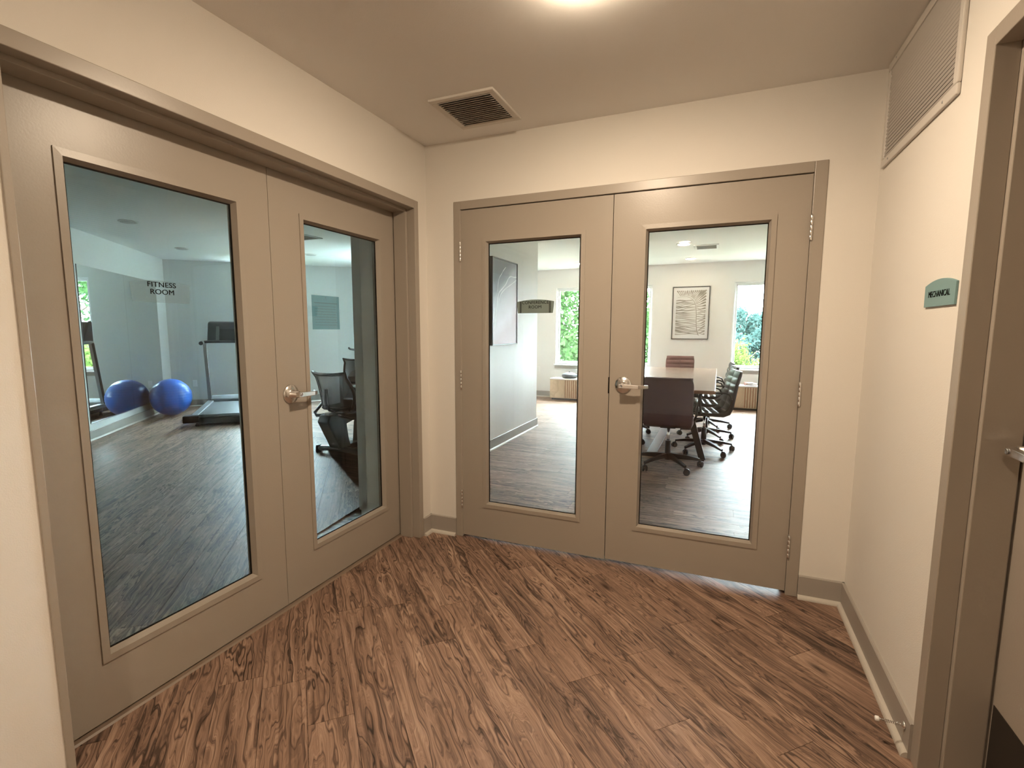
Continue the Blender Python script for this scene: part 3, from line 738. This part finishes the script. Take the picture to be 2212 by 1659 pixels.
credenza('pale wood low credenza with slatted bay under the window showing sky', 1.90, 3.66, [('door',.205),('slat',.235),('door',.445),('door',.445),('slat',.235),('door',.21)])
bw = empty('stone_bowl', (-.888,6.60,.408), 0, 'round dark stone bowl on the left credenza', 'bowl')
MB().lathe([(.10,0),(.135,.015),(.147,.045),(.140,.072),(.120,.086),(.105,.080),(.09,.06),(.01,.05)], n=28).build('bowl_body', 'stone_bowl', bw)
MB().lathe([(.104,.081),(.100,.094),(.06,.106),(.012,.111)], n=28).build('lid', 'steel_grey', bw)
MB().lathe([(.010,.110),(.020,.118),(.022,.126),(.012,.130)], n=16).build('knob', 'stone_bowl', bw)
for i, (dx, a, w_, z, m, lb) in enumerate(((.0,.12,.17,.408,'rose_paper','lowest reddish booklet in the small pile on the right credenza'),(.02,-.2,.15,.424,'cream_cover','cream booklet in the middle of the small pile'),(-.01,.3,.13,.438,'rose_paper','topmost reddish booklet of the small pile'))):
    b = empty('booklet', (2.20+dx,6.585,z+.0002), a, lb, 'booklet', 'booklets on the right credenza')
    MB().box(-w_/2+.002,w_/2-.002,-.08,.08,.002,.012).build('pages', 'mat_board', b)
    cv = MB(); cv.box(-w_/2,w_/2,-.083,.083,0,.002); cv.box(-w_/2,w_/2,-.083,.083,.012,.014); cv.box(-w_/2,-w_/2+.002,-.083,.083,.002,.012); cv.build('cover', m, b)

# ------------------------------------------------------------------ conference table
tb = empty('conference_table', (1.09,4.0,0), 0, 'long brown conference table with glossy top and slanted dark legs', 'table')
MB().box(-.59,.59,-1.55,1.55,.706,.74).build('table_top', 'table_wood', tb, bevel=.003)
ed = MB(); ed.box(-.592,.592,-1.5535,-1.5505,.707,.739); ed.box(-.592,.592,1.5505,1.5535,.707,.739); ed.box(-.5935,-.5905,-1.55,1.55,.707,.739); ed.box(.5905,.5935,-1.55,1.55,.707,.739)
ed.build('edge_band', 'table_edge', tb)
for y in (-1.33, 1.33):
    for s in (-1, 1):
        MB().obox((s*.30,y,.69),(s*.50,y,.012),(.032,0,0),(0,.022,0)).build('leg', 'black_metal', tb)
    MB().box(-.42,.42,y-.03,y+.03,.672,.706).build('top_rail', 'black_metal', tb)
    MB().box(-.52,.52,y-.03,y+.03,0,.014).build('foot_plate', 'black_metal', tb)
MB().box(-.05,.05,-1.3,1.3,.014,.034).build('cable_channel', 'steel_grey', tb)
MB().box(-.035,.035,-1.32,1.32,.62,.672).build('stretcher', 'black_metal', tb)

# ------------------------------------------------------------------ conference chairs (local: +x is the way the sitter faces)
PROF = [(.245,.455),(.20,.470),(.12,.468),(.03,.458),(-.06,.452),(-.135,.462),(-.185,.500),(-.210,.560),(-.224,.640),(-.240,.730),(-.262,.820),(-.285,.895)]
OUT = [(.240,.432),(.20,.434),(.12,.432),(.03,.424),(-.06,.416),(-.150,.412),(-.213,.440),(-.243,.51),(-.260,.62),(-.276,.725),(-.297,.815),(-.318,.890)]
def two_at(t):
    f_ = t*(len(PROF)-1); i = min(int(f_), len(PROF)-2); q = f_-i
    return tuple(tuple(P_[i][j]*(1-q)+P_[i+1][j]*q for j in (0,1)) for P_ in (PROF, OUT))
def prof_at(s):
    d = [0]
    for a, b in zip(PROF, PROF[1:]): d.append(d[-1]+math.dist(a, b))
    x = s*d[-1]
    for i in range(len(PROF)-1):
        if x <= d[i+1] or i == len(PROF)-2:
            t = (x-d[i])/(d[i+1]-d[i]); p = (PROF[i][0]*(1-t)+PROF[i+1][0]*t, PROF[i][1]*(1-t)+PROF[i+1][1]*t)
            tx, tz = PROF[i+1][0]-PROF[i][0], PROF[i+1][1]-PROF[i][1]; l = math.hypot(tx, tz)
            return p, (tz/l, -tx/l)     # normal on the sitter's side
def make_chair(leather, base_rot):
    r = empty('conference_chair')
    hw = .222; n = 33
    sh = MB(); vs = []; cols = [-1,-.93,0,.93,1]
    for i in range(n+1):
        (x, z), (ox, oz) = two_at(i/n)
        e = {0:.03, 1:.012, 2:.004}.get(min(i, n-i), 0)
        for c in cols:
            q = .35 if abs(c) == 1 else 1
            vs.append((x+(ox-x)*q, c*(hw-e*(abs(c) > .9)), z+(oz-z)*q))
        for c in cols: vs.append((x, c*(hw-e*(abs(c) > .9)), z))
    m = len(cols)*2; nc = len(cols); fs = []
    for i in range(n):
        for k in range(nc-1):
            fs.append((i*m+k, i*m+k+1, (i+1)*m+k+1, (i+1)*m+k)); fs.append((i*m+nc+k, (i+1)*m+nc+k, (i+1)*m+nc+k+1, i*m+nc+k+1))
        fs.append((i*m, (i+1)*m, (i+1)*m+nc, i*m+nc)); fs.append((i*m+nc-1, i*m+m-1, (i+1)*m+m-1, (i+1)*m+nc-1))
    for i in (0, n):
        for k in range(nc-1): fs.append((i*m+k, i*m+nc+k, i*m+nc+k+1, i*m+k+1))
    sh.add(vs, fs, True); sh.build('shell', leather, r)
    # stitched pads, two columns
    NR = 12; G = 5
    for i in range(NR):
        for c0, c1 in ((-.212,-.003),(.003,.212)):
            pv = []
            for a in range(G+1):
                (x, z), (nx, nz) = prof_at((i+.03+.94*a/G)/NR)
                for b in range(G+1):
                    t = c0+(c1-c0)*b/G; h = .013*(math.sin(math.pi*a/G)**.6)*(math.sin(math.pi*b/G)**.35)
                    pv.append((x+nx*(h+.0005), t, z+nz*(h+.0005)))
            pf = [(a*(G+1)+b, a*(G+1)+b+1, (a+1)*(G+1)+b+1, (a+1)*(G+1)+b) for a in range(G) for b in range(G)]
            MB().add(pv, pf, True).build('pad', leather, r)
    for s in (-1, 1):
        y = s*.245
        MB().tube([(-.215,y*.94,.60),(-.19,y,.655),(-.15,y,.672),(.06,y,.672),(.095,y,.655),(.105,y,.62),(.085,y*.98,.50),(.075,y*.90,.45)], .0105, 8).build('arm_rest', 'black_metal', r)
    MB().box(-.10,.10,-.07,.07,.395,.428).build('seat_plate', 'black_metal', r, bevel=.006)
    MB().tube([(0,0,.22),(0,0,.40)], .014, 14).build('gas_lift', 'chrome', r)
    MB().tube([(0,0,.075),(0,0,.26)], [.030,.026], 14).build('column_cover', 'black_metal', r)
    for k in range(5):
        a = base_rot+k*2*math.pi/5; c, s = math.cos(a), math.sin(a)
        g = MB(); side = Vector((-s,c,0))
        p = [(.02,.118,.019,.020),(.20,.098,.015,.014),(.305,.078,.012,.010)]
        for (r0,z0,w0,h0),(r1,z1,w1,h1) in zip(p, p[1:]):
            vs = []
            for rr, zz, ww, hh in ((r0,z0,w0,h0),(r1,z1,w1,h1)):
                o = Vector((rr*c,rr*s,zz))
                for u, v in ((-1,-1),(1,-1),(1,1),(-1,1)): vs.append(o+side*ww*u+Vector((0,0,hh*v)))
            g.add(vs, [(0,1,2,3),(7,6,5,4),(0,4,5,1),(1,5,6,2),(2,6,7,3),(3,7,4,0)])
        leg = g.build('base_leg', 'black_metal', r)
        cx, cy = .305*c, .305*s; q = a+.9; ax = Vector((-math.sin(q), math.cos(q), 0)); off = Vector((math.cos(q), math.sin(q), 0))*.014
        cs = MB().tube([(cx,cy,.072),(cx,cy,.046)], .006, 8)
        o = Vector((cx,cy,.0285))+off
        for sd in (-1, 1): cs.tube([o+ax*sd*.005, o+ax*sd*.021, o+ax*sd*.024], [.0285,.0285,.022], 16)
        cs.tube([o-ax*.012+Vector((0,0,.012)), o+ax*.012+Vector((0,0,.012))], .024, 12)
        cs.build('caster', 'black_plastic', leg)
    return r
protos = {}
def chair(leather, loc, heading, base_rot, label):
    key = (leather, round(base_rot-heading, 2))
    if leather not in protos:
        r = make_chair(leather, base_rot-heading); protos[leather] = r
    else: r = copy_tree(protos[leather])
    r.location = loc; r.rotation_euler = (0,0,heading); tag(r, label, 'chair', 'conference chairs')
    return r
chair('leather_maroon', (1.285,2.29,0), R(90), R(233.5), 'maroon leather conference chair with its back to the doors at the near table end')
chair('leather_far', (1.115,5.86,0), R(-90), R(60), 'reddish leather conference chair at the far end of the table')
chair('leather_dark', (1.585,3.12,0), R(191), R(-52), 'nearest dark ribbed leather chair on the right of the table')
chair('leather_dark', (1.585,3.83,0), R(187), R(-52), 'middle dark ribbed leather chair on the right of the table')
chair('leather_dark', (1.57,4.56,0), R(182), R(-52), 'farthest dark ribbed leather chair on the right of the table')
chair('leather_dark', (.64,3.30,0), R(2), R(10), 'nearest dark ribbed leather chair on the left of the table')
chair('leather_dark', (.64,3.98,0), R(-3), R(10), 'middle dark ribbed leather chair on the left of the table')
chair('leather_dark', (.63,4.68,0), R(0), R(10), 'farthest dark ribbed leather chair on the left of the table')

# ------------------------------------------------------------------ exercise ball
bl = empty('exercise_ball', tuple(P0+MD*1.93+MN*.296+Vector((0,0,.006))), MA, 'blue ribbed exercise ball resting against the mirror wall', 'ball')
pr = []
for k in range(61):
    t = math.pi*k/60; rr = .285*(1+.006*math.sin(t*44))
    pr.append((max(rr*math.sin(t),.0005), .285-rr*math.cos(t)*.985))
MB().lathe(pr, n=48).build('ball_body', 'blue_rubber', bl)
MB().lathe([(.012,.566),(.010,.571),(.002,.572)], n=12).build('plug', 'outlet_white', bl)

# ------------------------------------------------------------------ treadmill (local: +x towards the console, +y to the left)
tm = empty('treadmill', (-4.851,1.786,0), R(134.9), 'black and silver treadmill facing the gym wall', 'treadmill')
TW = .78
def ty(b): return -b          # b metres to the right of the left edge
for b0, b1 in ((.0,.085),(TW-.085,TW)):
    MB().prism([(.04,.10),(1.50,.13),(1.50,.185),(.04,.165)], 1, ty(b1), ty(b0)).build('side_rail', 'steel_grey', tm, bevel=.008)
MB().box(.03,1.46,ty(TW-.085),ty(.085),.145,.160).build('running_belt', 'charcoal_plastic', tm)
MB().box(.05,1.50,ty(TW-.06),ty(.06),.06,.143).build('deck_frame', 'black_metal', tm, bevel=.004)
MB().tube([(.04,ty(.09),.13),(.04,ty(TW-.09),.13)], .026, 14).build('rear_roller', 'rubber_grey', tm)
MB().box(.0,.10,ty(TW-.07),ty(.07),.035,.125).build('rear_cross_bar', 'black_plastic', tm, bevel=.008)
for b0, b1 in ((-.10,.10),(TW-.10,TW+.10)):
    MB().box(-.01,.13,ty(b1),ty(b0),.055,.155).build('end_cap', 'black_plastic', tm, bevel=.012)
for b in (.06, TW-.06):
    MB().lathe([(.03,0),(.03,.02),(.018,.03),(.018,.07)], (.08,ty(b),0), n=14).build('foot', 'black_plastic', tm)
    MB().lathe([(.03,0),(.03,.02),(.018,.03),(.018,.07)], (1.42,ty(b),0), n=14).build('foot', 'black_plastic', tm)
MB().prism([(1.40,.12),(1.42,.205),(1.50,.245),(1.72,.235),(1.80,.17),(1.80,.06),(1.40,.06)], 1, ty(TW-.02), ty(.02)).build('motor_hood', 'rubber_grey', tm, bevel=.02)
for b in (.03, TW-.03):
    up = MB(); up.obox((1.47,ty(b),.14),(1.30,ty(b),1.13),(.030,0,0),(0,.024,0)); up.build('upright', 'black_metal', tm, bevel=.006)
    MB().obox((1.436,ty(b),.16),(1.268,ty(b),1.12),(.006,0,.001),(0,.020,0)).build('upright_trim', 'steel_grey', tm)
    ha = MB().tube([(1.32,ty(b),1.13),(1.20,ty(b),1.135),(.98,ty(b),1.12)], .026, 14); ha.build('hand_rail', 'steel_grey', tm)
    MB().tube([(.99,ty(b),1.1205),(.955,ty(b),1.118)], .029, 14).build('rail_cap', 'black_plastic', tm)
MB().prism([(1.16,1.12),(1.20,1.18),(1.36,1.44),(1.46,1.46),(1.46,1.12)], 1, ty(TW-.08), ty(.08)).build('console', 'black_plastic', tm, bevel=.025)
MB().obox((1.2315,ty(.26),1.245),(1.2315,ty(.52),1.245),(.052,0,.0845),(-.008,0,.005)).build('display', 'screen_dark', tm)
MB().obox((1.235,ty(.205),1.255),(1.235,ty(.245),1.255),(.072,0,.117),(-.009,0,.0055)).build('speaker_strip', 'rubber_grey', tm)
MB().obox((1.235,ty(.535),1.255),(1.235,ty(.575),1.255),(.072,0,.117),(-.009,0,.0055)).build('speaker_strip', 'rubber_grey', tm)
MB().tube([(1.13,ty(.05),1.135),(1.10,ty(.12),1.14),(1.10,ty(TW-.12),1.14),(1.13,ty(TW-.05),1.135)], .022, 12).build('cross_handle', 'black_plastic', tm)

# ------------------------------------------------------------------ recumbent bikes (local: +x forward, +y left)
def bike(loc, hd, label):
    r = empty('exercise_bike', loc, hd, label, 'exercise bike', 'recumbent bikes')
    MB().tube([(-.02,-.31,.045),(.0,-.1,.06),(.0,.1,.06),(-.02,.31,.045)], .030, 12).build('rear_stabiliser', 'charcoal_plastic', r)
    MB().tube([(1.30,-.26,.04),(1.30,.26,.04)], .03, 12).build('front_stabiliser', 'charcoal_plastic', r)
    for x in (-.02, 1.30):
        for s in (-1, 1): MB().lathe([(.032,0),(.034,.01),(.034,.05),(.028,.078)], (x,s*(.315 if x < 0 else .27),0), n=14).build('end_foot', 'black_plastic', r)
    MB().obox((0,0,.075),(1.30,0,.085),(0,.05,0),(0,0,.03)).build('main_beam', 'black_metal', r, bevel=.01)
    # two-leg seat tower with an opening
    MB().prism([(-.10,.09),(.06,.09),(.03,.20),(.01,.34),(.16,.37),(.27,.34),(.24,.09),(.42,.09),(.46,.36),(.40,.43),(-.22,.46),(-.26,.39)], 1, -.075, .075).build('seat_tower', 'rubber_grey', r, bevel=.012)
    MB().box(-.20,.62,-.035,.035,.44,.475).build('seat_track', 'steel_grey', r, bevel=.005)
    MB().prism([(-.08,.49),(-.06,.545),(.02,.56),(.30,.565),(.40,.545),(.42,.505),(.38,.478),(-.04,.475)], 1, -.205, .205).build('seat_cushion', 'black_plastic', r, bevel=.025)
    # back rest: curved frame with mesh
    def bp(u, v):      # u -1..1 across, v 0..1 up
        hw = .20+.030*math.sin(math.pi*min(v*1.1,1))+(.02 if v > .9 else 0)
        y = u*hw; cur = .06*(abs(u)**2); x = -.10-.11*v+.05*math.sin(math.pi*v)*1.0+cur
        z = .505+.355*v+.030*abs(u)**3*v**4+.012*(1-u*u)*v**4
        return (x, y, z)
    ringp = [bp(-1,k/8) for k in range(9)]+[bp(-1+2*k/8,1) for k in range(1,8)]+[bp(1,1-k/8) for k in range(9)]+[bp(1-2*k/8,0) for k in range(1,9)]
    MB().tube(ringp, .0165, 8, cap=False).build('back_frame', 'black_plastic', r)
    G = 12; mv = [bp(-1+2*a/G, b/G) for b in range(G+1) for a in range(G+1)]
    MB().add(mv, [(b*(G+1)+a, b*(G+1)+a+1, (b+1)*(G+1)+a+1, (b+1)*(G+1)+a) for b in range(G) for a in range(G)], True).build('back_mesh', 'mesh_fabric', r)
    lb = [bp(-.95+1.9*a/G, .08+.22*b/3) for b in range(4) for a in range(G+1)]; lb = [(x-.012,y,z) for x,y,z in lb]
    MB().add(lb, [(b*(G+1)+a, b*(G+1)+a+1, (b+1)*(G+1)+a+1, (b+1)*(G+1)+a) for b in range(3) for a in range(G)], True).build('lumbar_band', 'black_plastic', r)
    MB().tube([(-.06,0,.46),(-.16,0,.50),(-.19,0,.60),(-.19,0,.72)], .014, 10).build('back_support', 'black_plastic', r)
    for s in (-1, 1):
        MB().tube([(-.10,s*.06,.44),(-.10,s*.24,.42),(-.06,s*.31,.44),(.06,s*.325,.52),(.20,s*.325,.58),(.30,s*.32,.60)], .0165, 10).build('seat_handle', 'black_plastic', r)
    MB().tube([(.20,.30,.583),(.31,.32,.602)], .021, 10).build('grip', 'rubber_grey', r)
    MB().prism([(.78,.10),(.74,.34),(.86,.50),(1.10,.52),(1.34,.36),(1.36,.12)], 1, -.085, .085).build('drive_housing', 'charcoal_plastic', r, bevel=.03)
    for s in (-1, 1):
        MB().obox((.92,s*.11,.30),(.92+s*.12,s*.11,.30+s*.10),(0,.010,0),(-.012,0,.014)).build('crank', 'steel_grey', r)
        MB().box(.92+s*.12-.05,.92+s*.12+.05,min(s*.125,s*.215),max(s*.125,s*.215),.285+s*.10,.315+s*.10).build('pedal', 'black_plastic', r, bevel=.006)
    MB().tube([(1.12,0,.48),(1.06,0,.80),(.98,0,1.10)], .032, 12).build('console_mast', 'charcoal_plastic', r)
    MB().prism([(.92,1.02),(.88,1.08),(.97,1.32),(1.04,1.32),(1.06,1.04)], 1, -.17, .17).build('console', 'charcoal_plastic', r, bevel=.02)
    MB().obox((.921,-.12,1.20),(.921,.12,1.20),(.034,0,.091),(-.004,0,.0015)).build('display', 'screen_dark', r)
    MB().tube([(1.0,0,.98),(.90,.16,.98),(.78,.24,1.0),(.70,.25,1.02)], .016, 10).build('handle_bar', 'black_plastic', r)
    MB().tube([(1.0,0,.98),(.90,-.16,.98),(.78,-.24,1.0),(.70,-.25,1.02)], .016, 10).build('handle_bar', 'black_plastic', r)
    return r
b1 = bike((-1.935,1.40,0), R(87), 'nearer recumbent exercise bike with grey mesh back rest')
b2 = copy_tree(b1); b2.location = (-3.38,3.54,0); b2.rotation_euler = (0,0,R(122)); tag(b2, 'farther recumbent exercise bike half hidden by the wing wall', 'exercise bike', 'recumbent bikes')

# ------------------------------------------------------------------ outdoors
GZ = -3.3
struct(MB().box(-160,160,7.0,260,GZ-.3,GZ), 'ground', 'far_ground', 'sloping pale green land outside the windows', 'ground')
struct(MB().box(-60,-7.2,-20,7.6,GZ-.3,GZ), 'ground_side', 'grass', 'grass outside the fitness room window', 'ground')
def tree(label, loc, height, crown, n, leaf, m, seed, group='trees outside the windows', z0=GZ, base=.25):
    rs = np.random.RandomState(seed); r = empty('tree', (*loc, z0), 0, label, 'tree', group)
    rx, ry, rz_ = crown; cz = height-rz_
    MB().tube([(0,0,0),(.02,.01,cz*.5),(0,.03,cz),(0,0,cz+rz_*.6)], [.035*height*.5,.03*height*.5,.02*height*.5,.006*height*.5], 8).build('trunk', 'bark', r)
    br = MB()
    for k in range(7):
        a = k*2.4; z = cz-rz_*.5+k*rz_*.17
        br.tube([(0,0,z),(math.cos(a)*rx*.4,math.sin(a)*ry*.4,z+rz_*.25),(math.cos(a)*rx*.75,math.sin(a)*ry*.75,z+rz_*.4)], [.012*height*.5,.007*height*.5,.003*height*.5], 5)
    br.build('branches', 'bark', r)
    # leaves gathered in clumps on the crown
    nc = 60; d = rs.normal(size=(nc,3)); d /= np.linalg.norm(d, axis=1)[:,None]; rad = rs.uniform(.25,1,nc)**.5
    cc = d*rad[:,None]*np.array([rx,ry,rz_])*.86+np.array([0,0,cz])
    idx = rs.randint(0,nc,n); ctr = cc[idx]+rs.normal(size=(n,3))*np.array([rx,ry,rz_])*.11
    u = rs.normal(size=(n,3)); u /= np.linalg.norm(u,axis=1)[:,None]; v = np.cross(u, rs.normal(size=(n,3))); v /= np.linalg.norm(v,axis=1)[:,None]
    s = leaf*rs.uniform(.6,1.3,(n,1))
    V = np.stack([ctr-u*s, ctr+v*s*.55, ctr+u*s, ctr-v*s*.55], 1).reshape(-1,3)
    me = bpy.data.meshes.new('foliage'); me.from_pydata(V.tolist(), [], [(4*i,4*i+1,4*i+2,4*i+3) for i in range(n)]); me.materials.append(MATS[m])
    o = bpy.data.objects.new('foliage', me); COL.objects.link(o); o.parent = r; o['kind'] = 'stuff'
    return r
tree('dense green tree filling the left conference window', (-3.3,11.8), 9.2, (2.3,2.0,4.4), 26000, .075, 'leaf_green', 1)
tree('lower green tree beside the dense one at the middle window', (-.35,15.3), 6.1, (1.4,1.4,3.0), 11000, .075, 'leaf_green', 2)
tree('light green young tree in the right conference window', (2.65,22.5), 4.2, (.95,.95,2.0), 5000, .07, 'leaf_light', 3)
tree('light green shrub tree at the right edge of the right window', (4.45,24.0), 3.9, (1.0,1.0,1.8), 5000, .07, 'leaf_light', 4)
for k, (x, y, h, rx) in enumerate(((2.2,44,4.9,1.9),(5.4,47,5.0,2.2),(-2.0,50,5.6,2.6))):
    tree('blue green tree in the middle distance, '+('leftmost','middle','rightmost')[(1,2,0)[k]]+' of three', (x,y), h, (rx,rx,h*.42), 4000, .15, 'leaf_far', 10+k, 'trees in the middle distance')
wd_ = ('first','second','third','fourth','fifth','sixth','seventh','eighth','ninth')
for k in range(9):
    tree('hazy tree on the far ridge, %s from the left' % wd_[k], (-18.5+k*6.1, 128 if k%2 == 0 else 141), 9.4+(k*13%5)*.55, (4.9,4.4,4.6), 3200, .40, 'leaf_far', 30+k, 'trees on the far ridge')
tree('green tree outside the fitness room window', (-8.1,12.3), 5.0, (1.9,1.9,2.5), 9000, .085, 'leaf_light', 50)
tree('taller green tree farther outside the fitness room window', (-10.2,21.5), 8.2, (2.6,2.6,3.4), 8000, .12, 'leaf_green', 51)
